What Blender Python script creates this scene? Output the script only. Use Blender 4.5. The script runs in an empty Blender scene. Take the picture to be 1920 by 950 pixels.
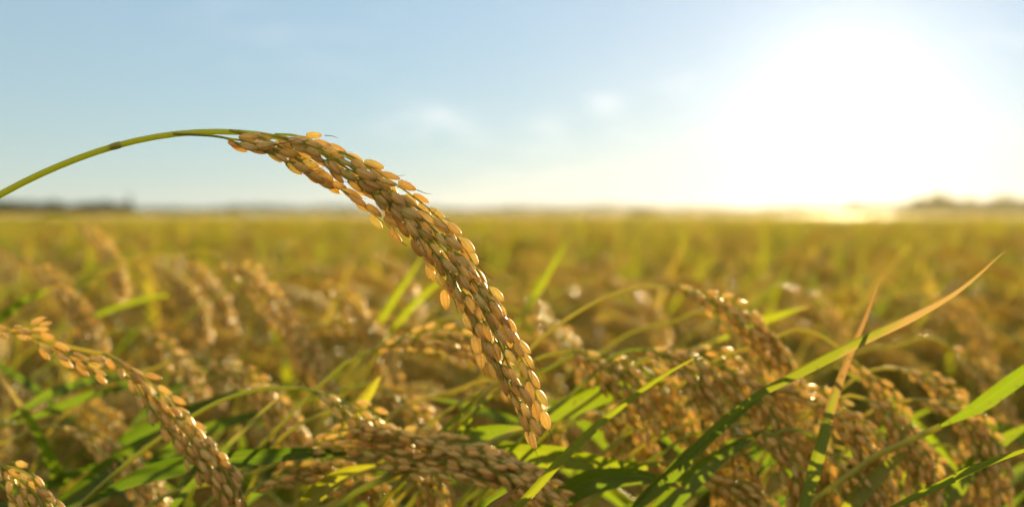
import bpy, math, random
import numpy as np
from mathutils import Vector, Matrix

S = bpy.context.scene
COL = S.collection
RNG = random.Random(11)
R = math.radians

# ------------------------------------------------------------------ camera
FPX = 40.0 / 36.0 * 1920.0            # focal length in photo pixels
CAM = np.array((0.0, 0.0, 0.90))
PITCH = math.atan(75.0 / FPX)
FOCUS = 0.47
cam_d = bpy.data.cameras.new('camera')
cam_d.lens = 40.0
cam_d.sensor_width = 36.0
cam_d.clip_start = 0.02
cam_d.clip_end = 3000.0
cam_d.dof.use_dof = True
cam_d.dof.focus_distance = FOCUS
cam_d.dof.aperture_fstop = 5.6
cam_d.dof.aperture_blades = 9
cam = bpy.data.objects.new('camera', cam_d)
COL.objects.link(cam)
cam.location = CAM
cam.rotation_euler = (R(90) - PITCH, 0, 0)
S.camera = cam
FWD = np.array((0, math.cos(PITCH), -math.sin(PITCH)))
UPV = np.array((0, math.sin(PITCH), math.cos(PITCH)))
RGT = np.array((1.0, 0, 0))

# ------------------------------------------------------------------ light
SUN_AZ, SUN_EL = R(16.6), R(5.8)
SDIR = Vector((math.sin(SUN_AZ) * math.cos(SUN_EL), math.cos(SUN_AZ) * math.cos(SUN_EL), math.sin(SUN_EL)))
W = bpy.data.worlds.new('World')
S.world = W
W.use_nodes = True
nt = W.node_tree
nt.nodes.clear()
wo = nt.nodes.new('ShaderNodeOutputWorld')
bg = nt.nodes.new('ShaderNodeBackground')
sky = nt.nodes.new('ShaderNodeTexSky')
sky.sky_type = 'NISHITA'
sky.sun_disc = False
sky.sun_elevation = SUN_EL
sky.sun_rotation = SUN_AZ
sky.air_density = 1.0
sky.dust_density = 0.05
sky.ozone_density = 1.6
bg.inputs['Strength'].default_value = 0.05
nt.links.new(bg.outputs[0], wo.inputs[0])


def wmath(op, a, b=None, c=None):
    n = nt.nodes.new('ShaderNodeMath')
    n.operation = op
    for i, v in enumerate((a, b, c)):
        if v is None:
            continue
        if isinstance(v, (int, float)):
            n.inputs[i].default_value = v
        else:
            nt.links.new(v, n.inputs[i])
    return n.outputs[0]


wtc = nt.nodes.new('ShaderNodeTexCoord')


def wdot(vec):
    n = nt.nodes.new('ShaderNodeVectorMath')
    n.operation = 'DOT_PRODUCT'
    nt.links.new(wtc.outputs['Generated'], n.inputs[0])
    n.inputs[1].default_value = vec
    return n.outputs['Value']


def wadd(base, fac, col):
    n = nt.nodes.new('ShaderNodeMix')
    n.data_type = 'RGBA'
    n.blend_type = 'ADD'
    nt.links.new(fac, n.inputs['Factor'])
    nt.links.new(base, n.inputs['A'])
    n.inputs['B'].default_value = (*col, 1)
    n.clamp_factor = False
    return n.outputs['Result']


# bright hazy aureole of the low sun, laid round its direction
ang = wmath('ARCCOSINE', wmath('MINIMUM', wdot(SDIR), 1.0))
BDIR = Vector((math.sin(R(16.4)) * math.cos(R(5.0)), math.cos(R(16.4)) * math.cos(R(5.0)), math.sin(R(5.0))))
ang = wmath('ARCCOSINE', wmath('MINIMUM', wdot(BDIR), 1.0))
a1 = wmath('DIVIDE', ang, R(4.6))
g1 = wmath('EXPONENT', wmath('MULTIPLY', wmath('MULTIPLY', a1, a1), -1.0))
g2 = wmath('EXPONENT', wmath('MULTIPLY', ang, -1.0 / R(18.0)))
tint = nt.nodes.new('ShaderNodeMix')
tint.data_type = 'RGBA'
tint.blend_type = 'MULTIPLY'
tint.inputs['Factor'].default_value = 1.0
nt.links.new(sky.outputs[0], tint.inputs['A'])
tint.inputs['B'].default_value = (0.25, 0.27, 0.30, 1)
c = wadd(tint.outputs['Result'], g1, (2.3, 2.2, 2.0))
c = wadd(c, g2, (3.6, 2.55, 2.1))
# cool clear sky light on the sun's side
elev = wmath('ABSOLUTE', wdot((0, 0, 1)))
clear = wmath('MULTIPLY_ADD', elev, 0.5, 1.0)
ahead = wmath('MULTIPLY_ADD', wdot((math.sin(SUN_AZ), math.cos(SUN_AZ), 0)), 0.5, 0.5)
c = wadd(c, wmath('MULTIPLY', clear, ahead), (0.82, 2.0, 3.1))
c = wadd(c, wmath('MULTIPLY', clear, wmath('SUBTRACT', 1.0, ahead)), (5.4, 4.1, 2.25))  # warm fill light added opposite the sun to brighten camera-facing sides
c = wadd(c, wmath('EXPONENT', wmath('MULTIPLY', elev, -9.0)), (1.0, 1.05, 0.55))
# a few faint cloud wisps
noi = nt.nodes.new('ShaderNodeTexNoise')
noi.inputs['Scale'].default_value = 22.0
noi.inputs['Detail'].default_value = 6.0
mp = nt.nodes.new('ShaderNodeMapping')
mp.inputs['Scale'].default_value = (1, 1, 3.5)
nt.links.new(wtc.outputs['Generated'], mp.inputs[0])
nt.links.new(mp.outputs[0], noi.inputs['Vector'])
for (px, py, wid, amp) in ((830, 228, 1.9, 1.2), (1130, 194, 1.3, 0.6), (1090, 240, 2.2, 0.7), (740, 235, 1.6, 0.5), (1240, 150, 3.0, 0.3), (1880, 80, 2.0, 0.5), (520, 60, 6.0, .22), (1000, 320, 5.0, .25)):
    d = FWD + RGT * ((px - 960) / FPX) + UPV * ((475 - py) / FPX)
    d = d / np.linalg.norm(d)
    dr = np.cross(d, (0, 0, 1.0))
    dr = dr / np.linalg.norm(dr)
    du = np.cross(dr, d)
    qx = wmath('DIVIDE', wdot(tuple(dr)), R(wid))
    qy = wmath('DIVIDE', wmath('ADD', wmath('SUBTRACT', wdot(tuple(du)), 0.0), wmath('MULTIPLY', wdot(tuple(dr)), 0.12)), R(wid * 0.38))
    m = wmath('EXPONENT', wmath('MULTIPLY', wmath('ADD', wmath('MULTIPLY', qx, qx), wmath('MULTIPLY', qy, qy)), -1.0))
    m = wmath('MULTIPLY', m, wmath('GREATER_THAN', wdot(tuple(d)), 0.0))
    m = wmath('MULTIPLY', m, wmath('MULTIPLY', wmath('MAXIMUM', wmath('SUBTRACT', noi.outputs['Fac'], 0.40), 0.0), 2.4 * amp))
    c = wadd(c, m, (3.2, 2.2, 1.8))
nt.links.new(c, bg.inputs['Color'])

sun_d = bpy.data.lights.new('sun', 'SUN')
sun_d.energy = 5.0
sun_d.angle = R(0.5)
sun_d.color = (1.0, 0.79, 0.42)
sun = bpy.data.objects.new('sun', sun_d)
COL.objects.link(sun)
sun.rotation_euler = (-SDIR).to_track_quat('-Z', 'Y').to_euler()
sun.location = (3, 10, 4)

S.view_settings.view_transform = 'Standard'
S.view_settings.look = 'None'
S.view_settings.exposure = 1.55
S.view_settings.gamma = 1.0
S.view_settings.use_curve_mapping = False
cy = S.cycles
cy.max_bounces = 7
cy.diffuse_bounces = 5
cy.glossy_bounces = 2
cy.transmission_bounces = 6
cy.transparent_max_bounces = 6
cy.volume_bounces = 0
cy.sample_clamp_indirect = 6.0
cy.use_denoising = True


# ------------------------------------------------------------------ materials
def new_mat(name):
    m = bpy.data.materials.new(name)
    m.use_nodes = True
    m.node_tree.nodes.clear()
    return m, m.node_tree


class NB:
    """small node helper"""

    def __init__(s, t):
        s.t = t

    def n(s, typ, **kw):
        o = s.t.nodes.new(typ)
        for k, v in kw.items():
            setattr(o, k, v)
        return o

    def lk(s, a, b):
        s.t.links.new(a, b)

    def math(s, op, a, b=None, c=None, clamp=False):
        o = s.n('ShaderNodeMath', operation=op, use_clamp=clamp)
        for i, v in enumerate((a, b, c)):
            if v is None:
                continue
            if isinstance(v, (int, float)):
                o.inputs[i].default_value = v
            else:
                s.lk(v, o.inputs[i])
        return o.outputs[0]

    def mix(s, f, a, b, blend='MIX'):
        o = s.n('ShaderNodeMix', data_type='RGBA', blend_type=blend)
        for k, v in (('Factor', f), ('A', a), ('B', b)):
            if isinstance(v, (int, float)):
                o.inputs[k].default_value = v
            elif isinstance(v, tuple):
                o.inputs[k].default_value = (*v, 1)
            else:
                s.lk(v, o.inputs[k])
        return o.outputs['Result']

    def noise(s, vec, scale, detail=3.0):
        o = s.n('ShaderNodeTexNoise')
        o.inputs['Scale'].default_value = scale
        o.inputs['Detail'].default_value = detail
        if vec is not None:
            s.lk(vec, o.inputs['Vector'])
        return o.outputs['Fac']

    def ramp(s, f, stops):
        o = s.n('ShaderNodeValToRGB')
        e = o.color_ramp.elements
        while len(e) < len(stops):
            e.new(0.5)
        for k, (p, col) in enumerate(stops):
            e[k].position = p
            e[k].color = (*col, 1)
        s.lk(f, o.inputs[0])
        return o.outputs[0]

    def uvt(s):
        a = s.n('ShaderNodeAttribute', attribute_name='uvt')
        x = s.n('ShaderNodeSeparateXYZ')
        s.lk(a.outputs['Vector'], x.inputs[0])
        return x.outputs[0], x.outputs[1], x.outputs[2]

    def rnd(s, tone):
        i = s.n('ShaderNodeObjectInfo')
        return s.math('FRACT', s.math('ADD', i.outputs['Random'], tone))

    def out(s, base, trans, tfac, rough, spec=0.5, bump=None, sheen=0.0, coat=0.0):
        # waxy skin: a thin clear coat over the fibre
        p = s.n('ShaderNodeBsdfPrincipled')
        s.lk(base, p.inputs['Base Color'])
        p.inputs['Roughness'].default_value = rough
        p.inputs['Specular IOR Level'].default_value = spec
        p.inputs['Sheen Weight'].default_value = sheen
        p.inputs['Sheen Tint'].default_value = (1.0, 0.80, 0.42, 1)
        p.inputs['Sheen Roughness'].default_value = 0.4
        p.inputs['Coat Weight'].default_value = coat
        p.inputs['Coat Roughness'].default_value = 0.36
        if bump is not None:
            b = s.n('ShaderNodeBump')
            b.inputs['Strength'].default_value = bump[1]
            b.inputs['Distance'].default_value = bump[2]
            s.lk(bump[0], b.inputs['Height'])
            s.lk(b.outputs[0], p.inputs['Normal'])
        o = s.n('ShaderNodeOutputMaterial')
        if tfac > 0:
            t = s.n('ShaderNodeBsdfTranslucent')
            s.lk(trans, t.inputs['Color'])
            mx = s.n('ShaderNodeMixShader')
            mx.inputs[0].default_value = tfac
            s.lk(p.outputs[0], mx.inputs[1])
            s.lk(t.outputs[0], mx.inputs[2])
            s.lk(mx.outputs[0], o.inputs['Surface'])
        else:
            s.lk(p.outputs[0], o.inputs['Surface'])


def grain_material(name, stops, tstops, tfac, sheen, rough=0.42, coat=0.15):
    m, t = new_mat(name)
    b = NB(t)
    u, v, tone = b.uvt()
    r = b.rnd(tone)
    base = b.ramp(r, stops)
    geo = b.n('ShaderNodeNewGeometry')
    pos = geo.outputs['Position']
    blot = b.noise(pos, 900.0, 4.0)
    base = b.mix(b.math('MULTIPLY', b.math('SUBTRACT', blot, 0.44, clamp=True), 1.0), base, (0.42, 0.26, 0.11))
    # ribs of the husk
    rib = b.math('SINE', b.math('MULTIPLY', u, 2 * math.pi * 3))
    ribm = b.math('MULTIPLY_ADD', rib, 0.5, 0.5)
    base = b.mix(b.math('MULTIPLY', b.math('POWER', ribm, 3.0), 0.55), base, (0.46, 0.30, 0.11))
    # paler greenish foot and a browner tip
    base = b.mix(b.math('MULTIPLY', b.math('SUBTRACT', v, 0.7, clamp=True), 1.1), base, (0.24, 0.13, 0.05))
    base = b.mix(b.math('MULTIPLY', b.math('SUBTRACT', 0.18, v, clamp=True), 3.5), base, (0.36, 0.36, 0.12))
    # a few dark specks
    spk = b.noise(pos, 420.0, 1.0)
    base = b.mix(b.math('MULTIPLY', b.math('SUBTRACT', spk, 0.69, clamp=True), 7.0), base, (0.07, 0.04, 0.02))
    fuzz = b.noise(pos, 6000.0, 2.0)
    h = b.math('ADD', b.math('MULTIPLY', ribm, 0.7), b.math('MULTIPLY', fuzz, 0.6))
    tr = b.ramp(r, tstops)
    tr = b.mix(b.math('MULTIPLY', b.math('POWER', ribm, 3.0), 0.6), tr, (0.78, 0.54, 0.20))
    tr = b.mix(b.math('MULTIPLY', b.math('SUBTRACT', blot, 0.42, clamp=True), 1.6), tr, (0.72, 0.46, 0.18))
    tr = b.mix(b.math('MULTIPLY', b.math('SUBTRACT', v, 0.72, clamp=True), 1.4), tr, (0.62, 0.36, 0.12))
    tr = b.mix(b.math('MULTIPLY', b.math('SUBTRACT', spk, 0.69, clamp=True), 7.0), tr, (0.10, 0.06, 0.03))
    b.out(base, tr, tfac, rough, 0.5, (h, 0.8, 0.0003), sheen, coat)
    return m


M_GRAIN = grain_material('rice_husk',
                         [(0.0, (0.50, 0.50, 0.15)), (0.2, (0.74, 0.58, 0.22)), (0.7, (0.80, 0.55, 0.19)), (0.92, (0.70, 0.44, 0.14)), (1.0, (0.40, 0.25, 0.08))],
                         [(0.0, (0.95, 0.84, 0.42)), (0.5, (0.98, 0.81, 0.40)), (1.0, (0.97, 0.74, 0.32))], 0.52, 0.5, 0.40, 0.45)


M_GRAIN_FIELD = grain_material('rice_husk_field',
                               [(0.0, (0.32, 0.34, 0.04)), (0.3, (0.46, 0.37, 0.06)), (0.65, (0.54, 0.38, 0.075)), (1.0, (0.42, 0.28, 0.05))],
                               [(0.0, (0.84, 0.82, 0.20)), (0.5, (0.92, 0.76, 0.20)), (1.0, (0.91, 0.68, 0.17))], 0.5, 0.8, 0.5, 0.3)


def leaf_material(name, greens, trans, dry, dry_from, tfac=0.5, rough=0.38, spec=0.5):
    m, t = new_mat(name)
    b = NB(t)
    u, v, tone = b.uvt()
    r = tone
    geo = b.n('ShaderNodeNewGeometry')
    base = b.ramp(r, greens)
    tr = b.ramp(r, trans)
    n1 = b.noise(geo.outputs['Position'], 45.0, 4.0)
    base = b.mix(b.math('MULTIPLY', b.math('SUBTRACT', n1, 0.42, clamp=True), 1.6), base, (0.16, 0.20, 0.025))
    cv = b.n('ShaderNodeCombineXYZ')
    b.lk(b.math('MULTIPLY', u, 22.0), cv.inputs[0])
    b.lk(b.math('MULTIPLY', v, 5.0), cv.inputs[1])
    b.lk(b.math('MULTIPLY', tone, 50.0), cv.inputs[2])
    st1 = b.noise(cv.outputs[0], 1.0, 4.0)
    vein = b.math('MULTIPLY_ADD', b.math('SINE', b.math('MULTIPLY', u, 2 * math.pi * 9)), 0.5, 0.5)
    base = b.mix(b.math('MULTIPLY', vein, 0.25), base, (0.05, 0.10, 0.01))
    mid = b.math('SUBTRACT', 1.0, b.math('MULTIPLY', b.math('ABSOLUTE', b.math('SUBTRACT', u, 0.5)), 14.0), clamp=True)
    base = b.mix(b.math('MULTIPLY', mid, 0.5), base, (0.25, 0.30, 0.08))
    # dry tip with a ragged border
    edge = b.math('ADD', v, b.math('MULTIPLY', b.math('SUBTRACT', n1, 0.5), 0.5))
    edge = b.math('ADD', edge, b.math('MULTIPLY', b.math('ABSOLUTE', b.math('SUBTRACT', u, 0.5)), 0.25))
    dm = b.math('MULTIPLY', b.math('SUBTRACT', edge, dry_from, clamp=True), 6.0, clamp=True)
    base = b.mix(dm, base, dry)
    tr = b.mix(dm, tr, (min(1, dry[0] * 1.25), dry[1] * 1.2, dry[2] * 1.2))
    tr = b.mix(b.math('MULTIPLY', vein, 0.25), tr, (0.2, 0.3, 0.02))
    sm = b.math('MULTIPLY', b.math('SUBTRACT', st1, 0.5, clamp=True), 3.0, clamp=True)
    base = b.mix(b.math('MULTIPLY', sm, 0.7), base, (0.20, 0.13, 0.03))
    tr = b.mix(b.math('MULTIPLY', sm, 0.7), tr, (0.30, 0.20, 0.03))
    spo = b.math('MULTIPLY', b.math('SUBTRACT', b.noise(geo.outputs['Position'], 260.0, 2.0), 0.66, clamp=True), 9.0, clamp=True)
    base = b.mix(spo, base, (0.10, 0.05, 0.02))
    tr = b.mix(spo, tr, (0.12, 0.06, 0.02))
    b.out(base, tr, tfac, rough, spec, (b.math('ADD', vein, st1), 0.5, 0.0004))
    return m


G1 = [(0.0, (0.03, 0.085, 0.006)), (0.4, (0.10, 0.19, 0.012)), (0.75, (0.24, 0.25, 0.025)), (1.0, (0.42, 0.30, 0.06))]
T1 = [(0.0, (0.05, 0.11, 0.004)), (0.4, (0.18, 0.26, 0.005)), (0.75, (0.38, 0.37, 0.011)), (1.0, (0.66, 0.45, 0.05))]
M_LEAF = leaf_material('rice_leaf_green', G1, T1, (0.50, 0.30, 0.10), 0.93)
M_LEAF_FIELD = leaf_material('rice_leaf_field', G1, T1, (0.45, 0.29, 0.10), 0.93, 0.42, 0.55, 0.25)
M_LEAF_TIP = leaf_material('rice_leaf_dry_tip', [(0.0, (0.10, 0.19, 0.015)), (1.0, (0.12, 0.21, 0.02))],
                           [(0.0, (0.22, 0.25, 0.012)), (1.0, (0.30, 0.31, 0.02))], (0.38, 0.235, 0.085), 0.64, 0.4)
M_LEAF_DRY = leaf_material('rice_leaf_dry', [(0.0, (0.10, 0.19, 0.015)), (1.0, (0.12, 0.21, 0.02))],
                           [(0.0, (0.28, 0.32, 0.015)), (1.0, (0.34, 0.36, 0.02))], (0.34, 0.175, 0.06), 0.45, 0.36)


def stem_material(name, stops, tstops, tfac):
    m, t = new_mat(name)
    b = NB(t)
    u, v, tone = b.uvt()
    r = tone
    geo = b.n('ShaderNodeNewGeometry')
    n1 = b.noise(geo.outputs['Position'], 120.0, 4.0)
    base = b.ramp(b.math('FRACT', b.math('MULTIPLY_ADD', n1, 0.25, b.math('MULTIPLY', r, 0.7))), stops)
    st = b.math('MULTIPLY_ADD', b.math('SINE', b.math('MULTIPLY', u, 2 * math.pi * 8)), 0.5, 0.5)
    base = b.mix(b.math('MULTIPLY', st, 0.3), base, (0.12, 0.16, 0.02))
    b.out(base, b.ramp(r, tstops), tfac, 0.35, 0.5, (st, 0.4, 0.0003))
    return m


M_STEM = stem_material('rice_stem', [(0.0, (0.22, 0.27, 0.04)), (0.5, (0.32, 0.33, 0.06)), (1.0, (0.48, 0.42, 0.11))],
                       [(0.0, (0.60, 0.65, 0.05)), (1.0, (0.85, 0.72, 0.15))], 0.42)
M_AWN = stem_material('awn', [(0.0, (0.10, 0.06, 0.025)), (1.0, (0.25, 0.15, 0.06))],
                      [(0.0, (0.4, 0.25, 0.1)), (1.0, (0.5, 0.3, 0.1))], 0.25)


def tree_material():
    m, t = new_mat('distant_foliage')
    b = NB(t)
    u, v, tone = b.uvt()
    base = b.ramp(b.rnd(tone), [(0.0, (0.025, 0.06, 0.008)), (0.6, (0.04, 0.09, 0.010)), (1.0, (0.08, 0.12, 0.016))])
    b.out(base, base, 0.25, 0.6, 0.3)
    return m


M_TREE = tree_material()


def simple_noise_mat(name, c1, c2, scale, rough=0.8, trans=0.0):
    m, t = new_mat(name)
    b = NB(t)
    geo = b.n('ShaderNodeNewGeometry')
    n1 = b.noise(geo.outputs['Position'], scale, 6.0)
    base = b.ramp(n1, [(0.3, c1), (0.7, c2)])
    b.out(base, base, trans, rough, 0.3, (n1, 0.6, 0.05))
    return m


M_SOIL = simple_noise_mat('damp_soil', (0.035, 0.03, 0.015), (0.09, 0.075, 0.03), 6.0)
M_BARK = simple_noise_mat('bark', (0.06, 0.045, 0.03), (0.12, 0.09, 0.06), 3.0)


# ------------------------------------------------------------------ mesh builder
class MB:
    def __init__(s):
        s.V, s.U, s.F4, s.F3, s.M4, s.M3 = [], [], [], [], [], []
        s.n = 0

    def add(s, V, U, quads=None, tris=None, mat=0):
        V = np.asarray(V, float).reshape(-1, 3)
        s.V.append(V)
        s.U.append(np.asarray(U, float).reshape(-1, 3))
        if quads is not None and len(quads):
            q = np.asarray(quads, int) + s.n
            s.F4.append(q)
            s.M4.append(np.full(len(q), mat))
        if tris is not None and len(tris):
            q = np.asarray(tris, int) + s.n
            s.F3.append(q)
            s.M3.append(np.full(len(q), mat))
        s.n += len(V)

    def mesh(s, name, mats, smooth=True):
        V = np.concatenate(s.V)
        U = np.concatenate(s.U)
        q = np.concatenate(s.F4) if s.F4 else np.zeros((0, 4), int)
        t = np.concatenate(s.F3) if s.F3 else np.zeros((0, 3), int)
        mi = np.concatenate([np.concatenate(s.M4) if s.M4 else np.zeros(0, int), np.concatenate(s.M3) if s.M3 else np.zeros(0, int)])
        me = bpy.data.meshes.new(name)
        me.vertices.add(len(V))
        me.vertices.foreach_set('co', V.astype(np.float32).ravel())
        loops = np.concatenate([q.ravel(), t.ravel()])
        me.loops.add(len(loops))
        me.loops.foreach_set('vertex_index', loops.astype(np.int32))
        nf = len(q) + len(t)
        me.polygons.add(nf)
        starts = np.concatenate([np.arange(len(q)) * 4, len(q) * 4 + np.arange(len(t)) * 3])
        tot = np.concatenate([np.full(len(q), 4), np.full(len(t), 3)])
        me.polygons.foreach_set('loop_start', starts.astype(np.int32))
        me.polygons.foreach_set('loop_total', tot.astype(np.int32))
        me.polygons.foreach_set('material_index', mi.astype(np.int32))
        me.polygons.foreach_set('use_smooth', np.full(nf, smooth))
        for m in mats:
            me.materials.append(m)
        a = me.attributes.new('uvt', 'FLOAT_VECTOR', 'POINT')
        a.data.foreach_set('vector', U.astype(np.float32).ravel())
        me.update(calc_edges=True)
        return me


def link(name, mesh, parent=None, **props):
    o = bpy.data.objects.new(name, mesh)
    COL.objects.link(o)
    if parent is not None:
        o.parent = parent
    for k, v in props.items():
        o[k] = v
    return o


def thing(name, label, cat, loc=(0, 0, 0), group=None):
    o = bpy.data.objects.new(name, None)
    o.empty_display_size = 0.05
    COL.objects.link(o)
    o.location = loc
    o['label'] = label
    o['category'] = cat
    if group:
        o['group'] = group
    return o


# ------------------------------------------------------------------ geometry helpers
def P(px, py, d):
    return CAM + FWD * d + RGT * ((px - 960) / FPX * d) + UPV * ((475 - py) / FPX * d)


def nrm(v):
    v = np.asarray(v, float)
    return v / (np.linalg.norm(v) + 1e-12)


def resample(pts, n):
    """Catmull-Rom through the points, n samples evenly spaced by length"""
    p = np.asarray(pts, float)
    p = np.vstack([2 * p[0] - p[1], p, 2 * p[-1] - p[-2]])
    out = []
    for i in range(1, len(p) - 2):
        for k in range(16):
            t = k / 16
            a, b, c_, d = p[i - 1], p[i], p[i + 1], p[i + 2]
            out.append(0.5 * ((2 * b) + (-a + c_) * t + (2 * a - 5 * b + 4 * c_ - d) * t * t + (-a + 3 * b - 3 * c_ + d) * t ** 3))
    out.append(p[-2])
    out = np.array(out)
    L = np.concatenate([[0], np.cumsum(np.linalg.norm(np.diff(out, axis=0), axis=1))])
    s = np.linspace(0, L[-1], n)
    return np.stack([np.interp(s, L, out[:, k]) for k in range(3)], 1), L[-1]


def frames(p):
    t = np.gradient(p, axis=0)
    t = t / (np.linalg.norm(t, axis=1, keepdims=True) + 1e-12)
    a = np.array((0, 0, 1.0)) if abs(t[0][2]) < 0.9 else np.array((0, 1.0, 0))
    n = nrm(np.cross(t[0], a))
    N = [n]
    for i in range(1, len(p)):
        n = N[-1] - t[i] * np.dot(N[-1], t[i])
        N.append(nrm(n))
    N = np.array(N)
    return t, N, np.cross(t, N)


def tube(mb, p, rad, seg=6, mat=0, tone=0.0, v0=0.0, v1=1.0):
    p = np.asarray(p, float)
    k = len(p)
    rad = np.broadcast_to(np.asarray(rad, float), (k,))
    t, N, B = frames(p)
    th = np.arange(seg) * 2 * math.pi / seg
    ring = N[:, None, :] * np.cos(th)[None, :, None] + B[:, None, :] * np.sin(th)[None, :, None]
    V = (p[:, None, :] + ring * rad[:, None, None]).reshape(-1, 3)
    uu = np.abs(np.arange(seg) / seg * 2 - 1)
    U = np.stack([np.tile(uu, k), np.repeat(np.linspace(v0, v1, k), seg), np.full(k * seg, tone)], 1)
    i = np.arange(k - 1)[:, None] * seg
    j = np.arange(seg)[None, :]
    j2 = (j + 1) % seg
    q = np.stack([i + j, i + j2, i + seg + j2, i + seg + j], -1).reshape(-1, 4)
    mb.add(V, U, q, None, mat)
    e0 = [(0, a + 1, a) for a in range(1, seg - 1)]
    b0 = (k - 1) * seg
    mb.add(V[:seg], U[:seg], None, e0, mat)
    mb.add(V[b0:], U[b0:], None, [(0, a, a + 1) for a in range(1, seg - 1)], mat)


def grain_shape(seg, rings, L=1.0, Wd=0.5, T=0.36, keel=0.06, bend=0.06, seed=0):
    """a husked rice grain along +Z: blunt foot, beaked tip, two husk halves meeting in a seam"""
    r = random.Random(seed)
    tz = [0.0]
    for k in range(1, rings):
        tz.append(0.5 - 0.5 * math.cos(math.pi * k / rings))
    V, U = [(0, 0, 0)], [(0, 0, 0)]
    for z in tz[1:]:
        pr = max(0.0, 1 - abs(2 * z ** 0.94 - 1) ** 2.0) ** 0.58
        pr *= 1.0 - 0.12 * (z - 0.45)
        for j in range(seg):
            a = 2 * math.pi * j / seg
            x = math.cos(a) * Wd / 2 * pr
            y = math.sin(a) * T / 2 * pr
            # seam groove where the larger husk half overlaps the smaller
            g = math.exp(-((a - math.pi * 0.22) / 0.16) ** 2) + math.exp(-((a - math.pi * 0.78) / 0.16) ** 2)
            f = 1 - keel * g + 0.035 * math.cos(5 * a)
            V.append((x * f + L * bend * ((z - 0.5) ** 2 - 0.25), y * f, z * L))
            U.append((abs(j / seg * 2 - 1), z, 0))
    V.append((0, 0, L * 1.035))
    U.append((0.5, 1, 0))
    q, t = [], []
    nr = rings - 1
    for k in range(nr - 1):
        for j in range(seg):
            a, b = 1 + k * seg + j, 1 + k * seg + (j + 1) % seg
            q.append((a, b, b + seg, a + seg))
    for j in range(seg):
        t.append((0, 1 + (j + 1) % seg, 1 + j))
        e = 1 + (nr - 1) * seg
        t.append((len(V) - 1, e + j, e + (j + 1) % seg))
    return np.array(V, float), np.array(U, float), np.array(q), np.array(t)


GL, GW, GT = 0.0081, 0.0037, 0.0028
HI = [grain_shape(20, 12, GL * s, GW * w, GT * w2, seed=i) for i, (s, w, w2) in enumerate(((1, 1, 1), (0.95, 1.06, 1.02), (1.05, 0.95, 0.95), (0.98, 0.9, 0.85)))]
MID = [grain_shape(10, 7, GL * s, GW * 0.92 * w, GT * 0.92 * w2, seed=i) for i, (s, w, w2) in enumerate(((1, 1, 1), (0.95, 1.05, 1.0), (1.05, 0.95, 0.95)))]
LOW = grain_shape(6, 4, GL * 1.1, GW * 1.1, GT * 1.15)


def grain_mesh(name, sh, hairs=0):
    mb = MB()
    V, U, q, t = sh
    mb.add(V, U, q, t, 0)
    # fine bristles on the husk, thickest along the keel and at the tip
    hr = random.Random(len(V) + int(V[5][0] * 1e7))
    for k in range(hairs):
        z = 1 - hr.random() ** 1.6 * 0.85
        a = hr.choice((0.0, math.pi)) + hr.gauss(0, 0.55) if k % 3 else hr.uniform(0, 6.28)
        pr = max(0.0, 1 - abs(2 * z ** 0.94 - 1) ** 2.0) ** 0.58
        b0 = np.array((math.cos(a) * GW * 0.49 * pr, math.sin(a) * GT * 0.49 * pr, z * GL))
        out = nrm((math.cos(a), math.sin(a) * 1.3, 0.9 + hr.gauss(0, 0.25)))
        sd = nrm(np.cross(out, (hr.gauss(0, 1), hr.gauss(0, 1), 0.2))) * 0.000035
        mb.add([b0 - sd, b0 + sd, b0 + out * hr.uniform(0.0003, 0.0007)], [(0.5, 0.5, 0.1)] * 3, None, [(0, 1, 2)], 0)
    # two small outer glumes and the little stalk under the grain
    for sgn in (-1, 1):
        p = [(0, 0, -0.0002), (sgn * 0.0011, 0.0002, 0.0008), (sgn * 0.0014, 0.0003, 0.0022)]
        pp, _ = resample(p, 5)
        tube(mb, pp, np.array((0.0004, 0.0005, 0.0004, 0.0003, 0.0001)), 5, 1, 0.3)
    tube(mb, [(0, 0, -0.0022), (0, 0, 0.0003)], (0.00028, 0.0005), 5, 1, 0.2)
    return mb.mesh(name, [M_GRAIN, M_STEM])


GRAIN_HI = [grain_mesh('grain', s, 110) for s in HI]
GRAIN_MID = [grain_mesh('grain', s, 60) for s in MID]


def awn_mesh(length, bend, thick):
    mb = MB()
    k = 7
    p = [(bend * (i / (k - 1)) ** 2 * length, 0, GL + length * i / (k - 1) - 0.0003) for i in range(k)]
    tube(mb, p, np.linspace(thick, thick * 0.25, k), 4, 0, 0.4)
    return mb.mesh('awn', [M_AWN])


AWNS = [awn_mesh(0.007, 0.15, 0.00018), awn_mesh(0.0105, -0.2, 0.0002), awn_mesh(0.014, 0.12, 0.0002)]


def basis(zdir, roll, hint=(0, -1, 0)):
    z = nrm(zdir)
    y = np.asarray(hint, float)
    y = y - z * np.dot(y, z)
    if np.linalg.norm(y) < 1e-4:
        y = np.cross(z, (1, 0, 0))
    y = nrm(y)
    x = np.cross(y, z)
    c, s = math.cos(roll), math.sin(roll)
    return np.stack([x * c + y * s, -x * s + y * c, z], 1)


def mat4(B, loc, s=1.0):
    M = Matrix.Identity(4)
    for i in range(3):
        for j in range(3):
            M[i][j] = float(B[i, j] * s)
        M[i][3] = float(loc[i])
    return M


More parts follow.
